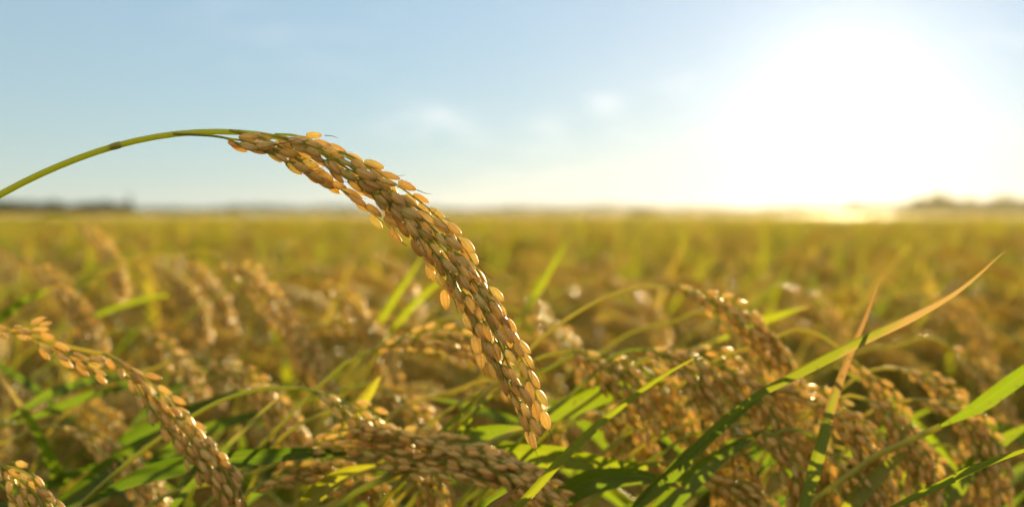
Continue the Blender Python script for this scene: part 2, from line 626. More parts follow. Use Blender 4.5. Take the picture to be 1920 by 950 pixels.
def grains_on(branch, rng, step, off, splay, first=0.0, last=1.0, down=0.0):
    """grains set alternately along a branch curve: (location, axis, centre of the branch there)"""
    p, L = resample(branch, 60)
    t, N, B = frames(p)
    n = max(2, int(L * (last - first) / step))
    ph = rng.uniform(0, math.pi)
    res = []
    for k in range(n + 1):
        s = min(59, max(0, (first + (last - first) * (k + rng.uniform(-0.28, 0.28)) / n) * 59))
        i = int(min(58, s))
        f = s - i
        c = p[i] * (1 - f) + p[i + 1] * f
        a = ph + math.pi * k + rng.gauss(0, 0.5)
        o = N[i] * math.cos(a) + B[i] * math.sin(a)
        ax = nrm(t[i] + o * (splay + rng.gauss(0, 0.10)) + B[i] * rng.gauss(0, 0.06) + np.array((0, 0, -down)))
        res.append((c + o * off * rng.uniform(0.6, 1.3), ax, o))
    return res


def ear_branches(p, rng, nb, spread, reach=0.42, sag=0.004):
    """side branches hugging the axis curve p (n x 3 samples) and fanning out to `spread`"""
    n = len(p)
    t, N, B = frames(p)
    out = []
    for i in range(nb):
        a0 = 0.0 + 0.74 * i / nb
        a1 = min(0.985, a0 + reach * rng.uniform(0.8, 1.15))
        phi = i * 2.399 + rng.uniform(-0.4, 0.4)
        k = 9
        pts = []
        for j in range(k):
            f = j / (k - 1)
            s = (a0 + (a1 - a0) * f) * (n - 1)
            q = int(min(n - 2, s))
            c = p[q] * (1 - (s - q)) + p[q + 1] * (s - q)
            r = spread * math.sin(min(1, f * 1.7) * math.pi / 2) * (1 - 0.45 * max(0, (a0 + (a1 - a0) * f) - 0.5))
            ph = phi + 0.5 * f
            pts.append(c + r * (N[q] * math.cos(ph) + B[q] * math.sin(ph)) + np.array((0, 0, -sag * f * f)))
        out.append(np.array(pts))
    return out


def to_ground(p0, tan, rng, lean=0.0):
    """points of the stalk from the soil up to p0, arriving with direction tan"""
    t = nrm(tan)
    back = p0 - t * 0.05
    drop = np.array((-t[0], -t[1] * 0.5, -1.2))
    mid = back + nrm(drop) * 0.09
    low = np.array((mid[0] - t[0] * 0.06 + lean, mid[1] + rng.uniform(-0.01, 0.03), mid[2] * 0.55))
    base = np.array((low[0] - t[0] * 0.03, low[1] + 0.01, 0.0))
    return [base, low, mid, back]


# ------------------------------------------------------------------ setting
def grid_sheet(x0, x1, y0, y1, nx, ny, zf, tone=0.5):
    xs, ys = np.linspace(x0, x1, nx), np.linspace(y0, y1, ny)
    X, Y = np.meshgrid(xs, ys)
    Z = zf(X, Y)
    V = np.stack([X.ravel(), Y.ravel(), Z.ravel()], 1)
    i = np.arange(ny - 1)[:, None] * nx
    j = np.arange(nx - 1)[None, :]
    q = np.stack([i + j, i + j + 1, i + nx + j + 1, i + nx + j], -1).reshape(-1, 4)
    U = np.stack([X.ravel() * 0, Y.ravel() * 0, X.ravel() * 0 + tone], 1)
    return V, U, q


mb = MB()
V, U, q = grid_sheet(-260, 260, -60, 258, 40, 40, lambda X, Y: X * 0)
mb.add(V, U, q)
link('ground', mb.mesh('ground', [M_SOIL]), kind='structure')


# leaf blade along a curve
def blade(mb, p, width, normal_fn, rng, mat=0, tone=0.0, fold=0.35, across=4, prof=None, wave=0.0):
    """p n x 3, width in metres, normal_fn(i, t) -> direction the blade's upper face looks"""
    n = len(p)
    t = np.gradient(p, axis=0)
    t /= np.linalg.norm(t, axis=1, keepdims=True) + 1e-12
    V, U = [], []
    for i in range(n):
        f = i / (n - 1)
        w = width * (prof(f) if prof else (min(1, 0.45 + f * 2.2)) * (1 - f ** 2.6) ** 0.8)
        nn = normal_fn(i, t[i])
        nn = nrm(nn - t[i] * np.dot(nn, t[i]))
        s = np.cross(t[i], nn)
        for j in range(across + 1):
            u = j / across
            x = (u - 0.5) * w
            h = abs(u - 0.5) * w * fold + wave * w * math.sin(f * 23 + (3 if u > .5 else 0)) * abs(u - .5) * 2
            V.append(p[i] + s * x + nn * h)
            U.append((u, f, tone))
    k = across + 1
    q = [(i * k + j, i * k + j + 1, (i + 1) * k + j + 1, (i + 1) * k + j) for i in range(n - 1) for j in range(across)]
    mb.add(V, U, q, None, mat)


# ------------------------------------------------------------------ rice plants of the field
def arc_curve(h0, lean, bend_to, length, n, z_start=0.0, power=1.6, r0=0.0):
    """curve in the XZ plane: straight part to h0 with a lean, then bending over along `length`"""
    pts = [(r0, 0, z_start)]
    a = lean
    k = 8
    for i in range(k):
        pts.append((pts[-1][0] + math.sin(a) * h0 / k, 0, pts[-1][2] + math.cos(a) * h0 / k))
    for i in range(n):
        f = (i + 1) / n
        b = lean + (bend_to - lean) * f ** power if False else lean + (bend_to - lean) * (1 - (1 - f) ** power)
        pts.append((pts[-1][0] + math.sin(b) * length / n, 0, pts[-1][2] + math.cos(b) * length / n))
    return np.array(pts)


STEM_OF = {}


def panicle_mesh(seed, h0, lean, bend, L):
    rng = random.Random(seed)
    mb = MB()
    c = arc_curve(h0, lean, bend, L + 0.07, 24)
    wob = rng.uniform(-1, 1)
    c[:, 1] = wob * 0.02 * np.linspace(0, 1, len(c)) ** 2
    p, tot = resample(c, 46)
    hs = int(46 * (1 - L / tot))
    tube(mb, p[hs:], np.linspace(0.0009, 0.0005, 46 - hs), 5, 1, rng.random())
    head, _ = resample(p[hs:], 40)
    for br in ear_branches(head, rng, 9, 0.0062, 0.45, 0.004):
        tube(mb, br, 0.0004, 3, 1, rng.random())
        for (loc, ax, o) in grains_on(br, rng, 0.0050, 0.0022, 0.25, 0.05, 1.0, 0.1):
            B = basis(ax, rng.uniform(0, 6.28))
            mb.add(LOW[0] @ B.T + loc, LOW[1] + np.array((0, 0, rng.random())), LOW[2], LOW[3], 0)
    me = mb.mesh('panicle', [M_GRAIN_FIELD, M_STEM])
    sb = MB()
    tube(sb, p, np.linspace(0.0016, 0.0005, 46), 5, 0, rng.random())
    STEM_OF[me.name] = sb.mesh('stem', [M_STEM])
    return me


def field_leaf_mesh(seed, z0, lean, bend, L, w):
    rng = random.Random(seed)
    mb = MB()
    c = arc_curve(0.03, lean, bend, L, 16, z0, rng.uniform(1.0, 1.4))
    p, _ = resample(c, 18)
    tw = rng.uniform(-0.9, 0.9)

    def nf(i, t):
        side = np.array((0, 1.0, 0))
        up = np.cross(t, side)
        if up[2] < 0 and i < 6:
            up = -up
        a = tw * i / 18
        return up * math.cos(a) + side * math.sin(a)
    blade(mb, p, w, nf, rng, 0, (.2, .4, .55, .25, .45, .35, .15, .1, .3, .05)[seed % 10], 0.3, 2)
    # sheath round the culm
    tube(mb, resample([(0, 0, 0), (0, 0, z0 * 0.5), (0, 0, z0 + 0.005)], 6)[0], np.linspace(0.002, 0.0014, 6), 5, 1, rng.random())
    return mb.mesh('leaf', [M_LEAF_FIELD, M_STEM])


PANS = [panicle_mesh(100 + i, *a) for i, a in enumerate((
    (0.60, R(6), R(128), 0.17), (0.62, R(9), R(140), 0.18), (0.63, R(4), R(118), 0.16), (0.58, R(12), R(150), 0.18),
    (0.61, R(8), R(105), 0.17), (0.64, R(6), R(150), 0.15), (0.60, R(14), R(120), 0.18)))]
LEAVES = [field_leaf_mesh(200 + i, *a) for i, a in enumerate((
    (0.43, R(18), R(70), 0.34, 0.013), (0.48, R(14), R(50), 0.31, 0.013), (0.42, R(26), R(105), 0.36, 0.012),
    (0.50, R(24), R(85), 0.30, 0.014), (0.38, R(28), R(120), 0.38, 0.012), (0.46, R(16), R(62), 0.33, 0.013), (0.30, R(32), R(110), 0.4, 0.013),
    (0.34, R(16), R(80), 0.40, 0.013), (0.40, R(30), R(95), 0.36, 0.013), (0.28, R(22), R(75), 0.42, 0.014)))]


def hill_layout(seed):
    """(mesh, rotation about z, offset, scale) of every culm and leaf of one plant"""
    rng = random.Random(seed)
    res = []
    for i in range(rng.randint(8, 10)):
        az = rng.gauss(-0.15, 0.95)
        res.append(('stalk', rng.choice(PANS), az, (rng.gauss(0, 0.022), rng.gauss(0, 0.022), 0), rng.uniform(0.93, 1.05)))
    for i in range(rng.randint(17, 19)):
        res.append(('leaf', rng.choice(LEAVES), rng.uniform(0, 6.28), (rng.gauss(0, 0.02), rng.gauss(0, 0.02), 0), rng.uniform(0.95, 1.13)))
    return res


HILLS = [hill_layout(300 + i) for i in range(6)]


def mesh_arrays(me):
    n = len(me.vertices)
    V = np.zeros(n * 3, np.float32)
    me.vertices.foreach_get('co', V)
    U = np.zeros(n * 3, np.float32)
    me.attributes['uvt'].data.foreach_get('vector', U)
    q, t, qm, tm = [], [], [], []
    for p in me.polygons:
        (q if p.loop_total == 4 else t).append(tuple(p.vertices))
        (qm if p.loop_total == 4 else tm).append(p.material_index)
    return V.reshape(-1, 3), U.reshape(-1, 3), np.array(q), np.array(t), np.array(qm), np.array(tm)


_cache = {}


def arrays(me):
    if me.name not in _cache:
        _cache[me.name] = mesh_arrays(me)
    return _cache[me.name]


def joined_hill(layout, seed):
    rng = random.Random(seed)
    mb = MB()
    mats = [M_GRAIN_FIELD, M_STEM, M_LEAF_FIELD]
    for kind, me, az, off, sc in layout:
        c, s = math.cos(az), math.sin(az)
        if kind == 'stalk':
            V, U, q, t, qm, tm = arrays(STEM_OF[me.name])
            Rz = np.array(((c, -s, 0), (s, c, 0), (0, 0, 1)))
            mb.add((V * sc) @ Rz.T + np.array(off), U, q, t, 1)
        V, U, q, t, qm, tm = arrays(me)
        Rz = np.array(((c, -s, 0), (s, c, 0), (0, 0, 1)))
        VV = (V * sc) @ Rz.T + np.array(off)
        UU = U + np.array((0, 0, rng.random()))
        remap = {0: 0 if kind == 'stalk' else 2, 1: 1}
        first = True
        base = mb.n
        mb.V.append(VV)
        mb.U.append(UU)
        mb.n += len(VV)
        for arr, mm, F, M in ((q, qm, mb.F4, mb.M4), (t, tm, mb.F3, mb.M3)):
            if len(arr):
                F.append(arr + base)
                M.append(np.array([remap[int(x)] for x in mm]))
    return mb.mesh('rice_plant', mats)


HILL_MESH = [joined_hill(h, 400 + i) for i, h in enumerate(HILLS)]


def zone(x, y):
    px = x / y
    side = 'left' if px < -0.14 else ('middle' if px < 0.14 else 'right')
    dep = ('first rows' if y < 1.5 else ('middle rows' if y < 3.0 else 'back rows'))
    return side, dep


ZL = {
    ('left', 'first rows'): ('blurred rice plant with bowed ears close behind the left foreground ears', 'rice plants close behind the left foreground ears'),
    ('middle', 'first rows'): ('blurred rice plant with green blades close behind the large drooping ear', 'rice plants close behind the large drooping ear'),
    ('right', 'first rows'): ('glinting rice plant close behind the crowded ears at the right', 'rice plants close behind the crowded right ears'),
    ('left', 'middle rows'): ('soft brown rice plant some rows back, left of the drooping ear', 'rice plants some rows back on the left'),
    ('middle', 'middle rows'): ('soft golden rice plant some rows back, behind the drooping ear', 'rice plants some rows back in the middle'),
    ('right', 'middle rows'): ('hazy golden rice plant some rows back under the sun', 'rice plants some rows back under the sun'),
    ('left', 'back rows'): ('small blurred rice plant far back, below the left tree line', 'far rice plants below the left tree line'),
    ('middle', 'back rows'): ('small blurred rice plant far back in the middle of the field', 'far rice plants in the middle of the field'),
    ('right', 'back rows'): ('sunlit hazy rice plant far back below the sun', 'far rice plants below the sun'),
}

spots = []
rowd = 0.63
rr = random.Random(5)
row = 0
while len(spots) < 296 and rowd < 12:
    half = rowd * 0.52 + 0.18
    sp = 0.205 + 0.012 * min(rowd, 6)
    nx = int(half * 2 / sp)
    for i in range(nx + 1):
        x = -half + sp * (i + 0.5 * (row % 2)) + rr.gauss(0, 0.03)
        y = rowd + rr.gauss(0, 0.03)
        if len(spots) < 296:
            spots.append((x, y))
    row += 1
    rowd += 0.2 + 0.012 * rowd
LAST_ROW = rowd

near_n = 0
for i, (x, y) in enumerate(spots):
    lab, grp = ZL[zone(x, y)]
    k = rr.randrange(6)
    rz = rr.gauss(0, 0.45)
    top = 0.0
    sc = rr.gauss(1.005, 0.03)
    if y < 0.95:
        sc = rr.gauss(0.965 if y > 0.7 else 0.94, 0.02)
    if x > -0.15 and y < 1.65:
        sc *= 0.84 if y < 1.25 else 0.90
    if y < 1.15:
        t = thing('rice_plant', lab, 'rice plant', (x, y, 0), grp)
        t.rotation_euler = (0, 0, rz)
        t.scale = (sc, sc, sc)
        for kind, me, az, off, s in HILLS[k]:
            o = link(kind if kind == 'leaf' else 'ear', me, t)
            o.location = off
            o.rotation_euler = (0, 0, az)
            o.scale = (s, s, s)
            if kind == 'stalk':
                o2 = link('stem', STEM_OF[me.name], t)
                o2.location, o2.rotation_euler, o2.scale = o.location, o.rotation_euler, o.scale
    else:
        o = link('rice_plant', HILL_MESH[k])
        o['label'] = lab
        o['category'] = 'rice plant'
        o['group'] = grp
        o.location = (x, y, 0)
        o.rotation_euler = (0, 0, rz)
        o.scale = (sc, sc, sc)


# tall single stalks whose ears stand out softly above the rows
rs = random.Random(31)
TALL = {'left': ('soft tall rice ear bowing above the rows at the left', 'tall soft ears above the left rows'),
        'middle': ('soft tall rice ear bowing above the rows behind the sharp ear', 'tall soft ears behind the sharp ear'),
        'right': ('hazy tall rice ear bowing above the rows at the right', 'tall hazy ears above the right rows')}
for k in range(125):
    y = 0.9 + 2.3 * rs.random() ** 1.2
    x = rs.uniform(-0.50, 0.50) * y
    if x > -0.12 and y < 1.35:
        y = rs.uniform(1.4, 2.6)
    lab, grp = TALL[zone(x, y)[0]]
    t = thing('rice_stalk', lab, 'rice stalk', (x, y, 0), grp)
    me = rs.choice(PANS)
    sc = rs.gauss(1.12, 0.03)
    t.scale = (sc, sc, sc)
    t.rotation_euler = (0, 0, rs.gauss(-0.1, 0.7))
    link('ear', me, t)
    link('stem', STEM_OF[me.name], t)


# ------------------------------------------------------------------ the far field, one mass
def far_field():
    mb = MB()
    # closed canopy further out
    rg = np.random.default_rng(8)

    def zf(X, Y):
        return 0.72 + rg.normal(0, 0.035, X.shape)
    for (x0, x1, y0, y1, nx, ny) in ((-60, 60, 26, 80, 260, 120), (-240, 240, 80, 240, 200, 90)):
        V, U, q = grid_sheet(x0, x1, y0, y1, nx, ny, zf)
        U[:, 2] = rg.random(len(U))
        U[:, 0] = 0.3
        U[:, 1] = 0.4
        mb.add(V, U, q, None, 2)
    m, t = new_mat('rice_canopy')
    b = NB(t)
    geo = b.n('ShaderNodeNewGeometry')
    n1 = b.noise(geo.outputs['Position'], 0.35, 8.0)
    n2 = b.noise(geo.outputs['Position'], 7.0, 4.0)
    col = b.ramp(b.math('MULTIPLY_ADD', n2, 0.6, b.math('MULTIPLY', n1, 0.4)),
                 [(0.35, (0.12, 0.16, 0.012)), (0.5, (0.30, 0.27, 0.03)), (0.65, (0.42, 0.33, 0.05))])
    b.out(col, col, 0.4, 0.55, 0.3, (n2, 1.0, 0.1), 0.8)
    return mb.mesh('rice_canopy', [M_GRAIN_FIELD, M_LEAF_FIELD, m])


link('rice_canopy', far_field(), kind='stuff', label='even golden green rice canopy running to the tree line', category='rice canopy')


def field_rows():
    rg = np.random.default_rng(3)
    pts = []
    y = LAST_ROW
    while y < 30:
        sp = 0.215 if y < 9 else 0.26
        half = y * 0.52 + 0.4
        xs = np.arange(-half, half, sp)
        xs = xs + rg.normal(0, 0.04, len(xs))
        pts += [(x, y + rg.normal(0, 0.05), 0.0) for x in xs]
        y += 0.25 if y < 9 else 0.32
    me = bpy.data.meshes.new('rice_field')
    me.from_pydata(pts, [], [])
    sc = me.attributes.new('size', 'FLOAT', 'POINT')
    sc.data.foreach_set('value', rg.normal(1.02, 0.05, len(pts)).astype(np.float32))
    ro = me.attributes.new('turn', 'FLOAT_VECTOR', 'POINT')
    tv = np.zeros((len(pts), 3), np.float32)
    tv[:, 2] = rg.normal(0, 0.6, len(pts))
    ro.data.foreach_set('vector', tv.ravel())
    o = link('rice_field', me, kind='stuff', label='blurred rows of golden rice running into the distance', category='rice field')
    g = bpy.data.node_groups.new('rows', 'GeometryNodeTree')
    g.interface.new_socket('Geometry', in_out='INPUT', socket_type='NodeSocketGeometry')
    g.interface.new_socket('Geometry', in_out='OUTPUT', socket_type='NodeSocketGeometry')
    gi, go = g.nodes.new('NodeGroupInput'), g.nodes.new('NodeGroupOutput')
    iop = g.nodes.new('GeometryNodeInstanceOnPoints')
    joi = g.nodes.new('GeometryNodeJoinGeometry')
    srcs = {}
    for ob in COL.objects:
        if ob.type == 'MESH' and ob.name.startswith('rice_plant') and ob.data.name not in srcs:
            srcs[ob.data.name] = ob
    for ob in srcs.values():
        oi = g.nodes.new('GeometryNodeObjectInfo')
        oi.transform_space = 'ORIGINAL'
        oi.inputs['Object'].default_value = ob
        oi.inputs['As Instance'].default_value = True
        g.links.new(oi.outputs['Geometry'], joi.inputs[0])
    g.links.new(gi.outputs[0], iop.inputs['Points'])
    g.links.new(joi.outputs[0], iop.inputs['Instance'])
    iop.inputs['Pick Instance'].default_value = True
    for nm, typ, sk in (('size', 'FLOAT', 'Scale'), ('turn', 'FLOAT_VECTOR', 'Rotation')):
        na = g.nodes.new('GeometryNodeInputNamedAttribute')
        na.data_type = typ
        na.inputs['Name'].default_value = nm
        src = na.outputs['Attribute']
        if sk == 'Rotation':
            e2r = g.nodes.new('FunctionNodeEulerToRotation')
            g.links.new(src, e2r.inputs[0])
            src = e2r.outputs[0]
        g.links.new(src, iop.inputs[sk])
    g.links.new(iop.outputs[0], go.inputs[0])
    md = o.modifiers.new('rows', 'NODES')
    md.node_group = g
    print('field rows', len(pts), 'from', LAST_ROW, len(srcs))


field_rows()


# ------------------------------------------------------------------ far tree line
def crown_mesh(seed, h, w, n, pointed):
    rng = np.random.default_rng(seed)
    mb = MB()
    lobes = [(rng.normal(0, w * 0.22), rng.normal(0, w * 0.22), h * rng.uniform(0.3, 0.85), w * rng.uniform(0.2, 0.36)) for _ in range(9)]
    for i in range(n):
        lx, ly, lz, lr = lobes[rng.integers(len(lobes))]
        if pointed:
            lz = h * rng.uniform(0.12, 0.97)
            lr = w * 0.42 * (1.02 - lz / h)
            lx = ly = 0
        v = nrm(rng.normal(0, 1, 3)) * lr * rng.uniform(0.6, 1.05)
        c_ = np.array((lx, ly, lz)) + v * (1, 1, 0.85)
        a = nrm(rng.normal(0, 1, 3))
        b_ = nrm(np.cross(a, rng.normal(0, 1, 3)))
        s = w * rng.uniform(0.035, 0.075)
        V = [c_ - a * s, c_ + b_ * s * 0.6, c_ + a * s, c_ - b_ * s * 0.6]
        mb.add(V, [(0, 0, rng.random())] * 4, [(0, 1, 2, 3)])
    return mb.mesh('crown', [M_TREE], False)


def trunk_mesh(h, w):
    mb = MB()
    p, _ = resample([(0, 0, 0), (w * 0.03, 0, h * 0.25), (-w * 0.02, 0.0, h * 0.6)], 8)
    tube(mb, p, np.linspace(w * 0.05, w * 0.02, 8), 8, 0)
    for k in range(5):
        a = k * 1.3
        tube(mb, [(0, 0, h * 0.25 + 0.03 * k * h), (math.cos(a) * w * 0.2, math.sin(a) * w * 0.2, h * (0.45 + 0.05 * k))], (w * 0.022, w * 0.008), 6, 0)
    return mb.mesh('trunk', [M_BARK])


TREES = [(crown_mesh(1, 4.4, 6.5, 900, False), trunk_mesh(4.4, 6.5)), (crown_mesh(2, 4.0, 7.5, 900, False), trunk_mesh(4.0, 7.5)),
         (crown_mesh(3, 6.4, 3.6, 700, True), trunk_mesh(6.4, 3.6))]
DT = 200.0


def tree(px, kind, sc, label, group=None, d=DT):
    x = (px - 960) / FPX * d
    t = thing('tree', label, 'tree', (x, d, 0), group)
    sc *= 0.625
    t.scale = (sc, sc, sc)
    t.rotation_euler = (0, 0, px * 1.7)
    link('crown', TREES[kind][0], t)
    link('trunk', TREES[kind][1], t)


rt = random.Random(4)
for px in range(-40, 238, 13):
    tree(px + rt.uniform(-5, 5), rt.choice((0, 1)), rt.uniform(0.85, 1.12), 'round dark tree in the far row at the left end of the horizon', 'trees in the far row at the left')
tree(243, 2, 1.1, 'tall pointed tree ending the far left tree row')
for px in range(1700, 1990, 20):
    tree(px + rt.uniform(-6, 6), rt.choice((0, 1)), rt.uniform(0.85, 1.3), 'hazy tree in the far row right of the sun', 'trees in the far row right of the sun')
tree(1768, 0, 1.5, 'tallest hazy tree of the far row right of the sun')
tree(1605, 1, 0.95, 'lone round tree on the horizon straight below the sun')
tree(1195, 1, 0.72, 'low round tree on the horizon right of the drooping ear')
tree(1215, 0, 0.70, 'small dark tree beside the low round tree on the horizon')


def hedge():
    rng = np.random.default_rng(12)
    mb = MB()
    for i in range(22000):
        x = rng.uniform(-150, 155)
        hgt = 2.15 + 0.3 * math.sin(x * 0.11) + 0.2 * math.sin(x * 0.37 + 1)
        c_ = np.array((x, DT + 14 + rng.normal(0, 1.0), rng.uniform(0.1, 1.0) * hgt))
        a = nrm(rng.normal(0, 1, 3))
        b_ = nrm(np.cross(a, rng.normal(0, 1, 3)))
        s = rng.uniform(0.18, 0.34)
        mb.add([c_ - a * s, c_ + b_ * s * .7, c_ + a * s, c_ - b_ * s * .7], [(0, 0, rng.random())] * 4, [(0, 1, 2, 3)])
    return mb.mesh('far_hedge', [M_TREE], False)


link('far_hedge', hedge(), kind='stuff', label='low dark line of hedge along the whole horizon', category='hedge')

# ------------------------------------------------------------------ haze
HAZE_DENSITY = 0.0001
HAZE_G = 0.72
mb = MB()
X0, X1, Y0, Y1, Z0, Z1 = -265, 265, -70, 262, -1.0, 4.8
V = [(x, y, z) for z in (Z0, Z1) for y in (Y0, Y1) for x in (X0, X1)]
mb.add(V, [(0, 0, 0)] * 8, [(0, 2, 3, 1), (4, 5, 7, 6), (0, 1, 5, 4), (2, 6, 7, 3), (0, 4, 6, 2), (1, 3, 7, 5)])
m, t = new_mat('haze_air')
ov = t.nodes.new('ShaderNodeOutputMaterial')
pv = t.nodes.new('ShaderNodeVolumePrincipled')
pv.inputs['Density'].default_value = HAZE_DENSITY
pv.inputs['Anisotropy'].default_value = HAZE_G
pv.inputs['Color'].default_value = (1.0, 0.92, 0.66, 1)
t.links.new(pv.outputs[0], ov.inputs['Volume'])
link('haze', mb.mesh('haze', [m], False), kind='stuff')


# ------------------------------------------------------------------ the large drooping stalk in focus
def hero():
    rng = random.Random(21)
    D = FOCUS
    root = thing('rice_stalk', 'sharp heavy rice ear bowing down from the upper left across the sky', 'rice stalk')
    stem_px = [(0, 364), (70, 329), (140, 297), (218, 270), (300, 252), (360, 245), (430, 244), (500, 250), (540, 256), (600, 277), (645, 300),
               (695, 327), (742, 362), (790, 420), (838, 490), (878, 560), (912, 628), (944, 700), (970, 760), (990, 808)]
    pts = [P(x, y, D - 0.002 * math.sin(i * 0.5) - (0.004 if i > 8 else 0)) for i, (x, y) in enumerate(stem_px)]
    t0 = pts[0] - pts[1]
    pre = [np.array((-0.40, 0.50, 0.0)), np.array((-0.385, 0.49, 0.4)), np.array((-0.345, 0.478, 0.72)), np.array((-0.29, 0.472, 0.85))]
    allp = pre + pts
    p, L = resample(allp, 150)
    for _ in range(6):
        p[1:-1] = p[1:-1] * 0.5 + (p[:-2] + p[2:]) * 0.25
    rad = np.interp(np.linspace(0, 1, 150), (0, 0.6, 0.76, 0.84, 0.90, 1.0), (0.0024, 0.0018, 0.00145, 0.0012, 0.00095, 0.0003))
    mb = MB()
    tube(mb, p, rad, 10, 0, 0.05)
    link('stem', mb.mesh('stem', [M_STEM]), root)
    # node swelling
    mb = MB()
    kn = int(np.argmin(np.linalg.norm(p - P(218, 270, D - 0.001), axis=1)))
    tn = nrm(p[kn + 1] - p[kn - 1])
    a, b_ = p[kn] - tn * 0.0022, p[kn] + tn * 0.0022
    pn, _ = resample([a, (a + b_) / 2, b_], 7)
    tube(mb, pn, (0.0013, 0.00142, 0.0015, 0.00144, 0.00153, 0.00145, 0.0013), 10, 0, 0.75)
    link('node', mb.mesh('node', [M_STEM]), root)
    # side branches: photo outline points with the depth in mm before (-) or behind (+) the axis, first grain at fraction f
    BR = [
        ([(325, 251), (380, 253), (425, 259), (465, 266), (505, 277), (548, 296), (585, 312)], -2, .38),
        ([(330, 251), (415, 257), (455, 274), (495, 283), (540, 302), (575, 322), (600, 340)], -4, .36),
        ([(430, 244), (470, 256), (510, 268), (550, 286)], 4, .15),
        ([(445, 246), (500, 262), (548, 290), (590, 322), (635, 352), (672, 378), (703, 404), (732, 428)], 1, .22),
        ([(490, 250), (540, 262), (580, 285), (625, 312), (672, 345), (720, 378), (762, 412)], -5, .12),
        ([(515, 252), (552, 254), (590, 266), (635, 288), (672, 306), (700, 322)], 3, .18),
        ([(520, 253), (560, 266), (610, 290), (655, 318), (705, 345), (745, 378)], -7, .15),
        ([(600, 277), (650, 290), (700, 318), (752, 352), (795, 384), (832, 418), (862, 452)], 2, .2),
        ([(640, 297), (690, 340), (728, 385), (765, 432), (795, 470), (822, 510), (838, 545)], 2, .28),
        ([(645, 300), (700, 352), (745, 392), (788, 440), (822, 482), (850, 522), (868, 560)], -7, .15),
        ([(695, 327), (752, 372), (795, 412), (838, 455), (872, 502), (900, 545), (925, 590)], -3, .15),
        ([(742, 362), (798, 440), (832, 495), (858, 550), (880, 600), (900, 645), (912, 680)], -1, .2),
        ([(742, 362), (805, 405), (852, 440), (885, 490), (915, 540), (946, 592), (968, 640)], 4, .22),
        ([(790, 420), (842, 480), (880, 540), (908, 590), (935, 640), (955, 690), (972, 730)], -7, .18),
        ([(838, 490), (872, 560), (900, 615), (928, 672), (950, 715), (972, 765), (984, 795)], -3, .2),
        ([(838, 490), (890, 530), (930, 585), (962, 640), (985, 690), (1003, 735), (1014, 772)], 1, .25),
        ([(878, 560), (915, 640), (940, 690), (962, 735), (985, 775), (996, 805)], -6, .3),
        ([(560, 262), (620, 300), (680, 350), (730, 392), (775, 445), (812, 498)], 7, .2),
        ([(742, 362), (800, 445), (850, 520), (888, 580), (920, 640), (945, 690)], 7, .25),
    ]
    allg = []
    for (bp, dz, f0) in BR:
        b3 = []
        for j, (x, y) in enumerate(bp):
            f = j / (len(bp) - 1)
            b3.append(P(x, y, D - 0.004 + dz * 0.001 * math.sin(min(1, f * 2) * math.pi / 2)))
        bb, bl = resample(b3, 30)
        mb = MB()
        tube(mb, bb, np.linspace(0.00062, 0.0003, 30), 6, 0, rng.random() * 0.7)
        link('branch', mb.mesh('branch', [M_STEM]), root)
        for (loc, ax, o) in grains_on(b3, rng, 0.0040, 0.0013, 0.17, f0, 0.985):
            allg.append((loc, ax, rng.uniform(-1.3, 1.3)))
    allg.append((P(988, 800, D - 0.006), nrm(P(994, 830, D) - P(986, 798, D)), 0.1))
    allg.sort(key=lambda g: np.dot(g[0] - CAM, FWD))
    back = MB()
    for i, (loc, ax, roll) in enumerate(allg):
        B = basis(ax, roll)
        s = rng.choice((1, 1, 1, 0.86)) * rng.uniform(0.92, 1.1)
        if i < 110:
            g = link('grain', GRAIN_HI[rng.choice((0, 0, 1, 2, 2, 3))], root)
            g.matrix_local = mat4(B, loc, s)
            if rng.random() < 0.38:
                link('awn', rng.choice(AWNS), g)
        else:
            V, U, q, t = HI[rng.choice((0, 1, 2))]
            back.add(V @ B.T * s + loc, U + np.array((0, 0, rng.random())), q, t)
            if rng.random() < 0.35:
                c = loc + ax * GL
                w = np.array((rng.gauss(0, 0.2), rng.gauss(0, 0.2), rng.gauss(0, 0.2)))
                ln = rng.uniform(0.005, 0.011)
                tube(back, [c - ax * 0.0004, c + (ax + w * 0.3) * ln * 0.5, c + (ax + w) * ln], (0.00017, 0.00012, 0.00005), 4, 1, 0.3)
    link('grain', back.mesh('back_grain', [M_GRAIN, M_AWN]), root, kind='stuff')
    print('hero grains', len(allg))


hero()


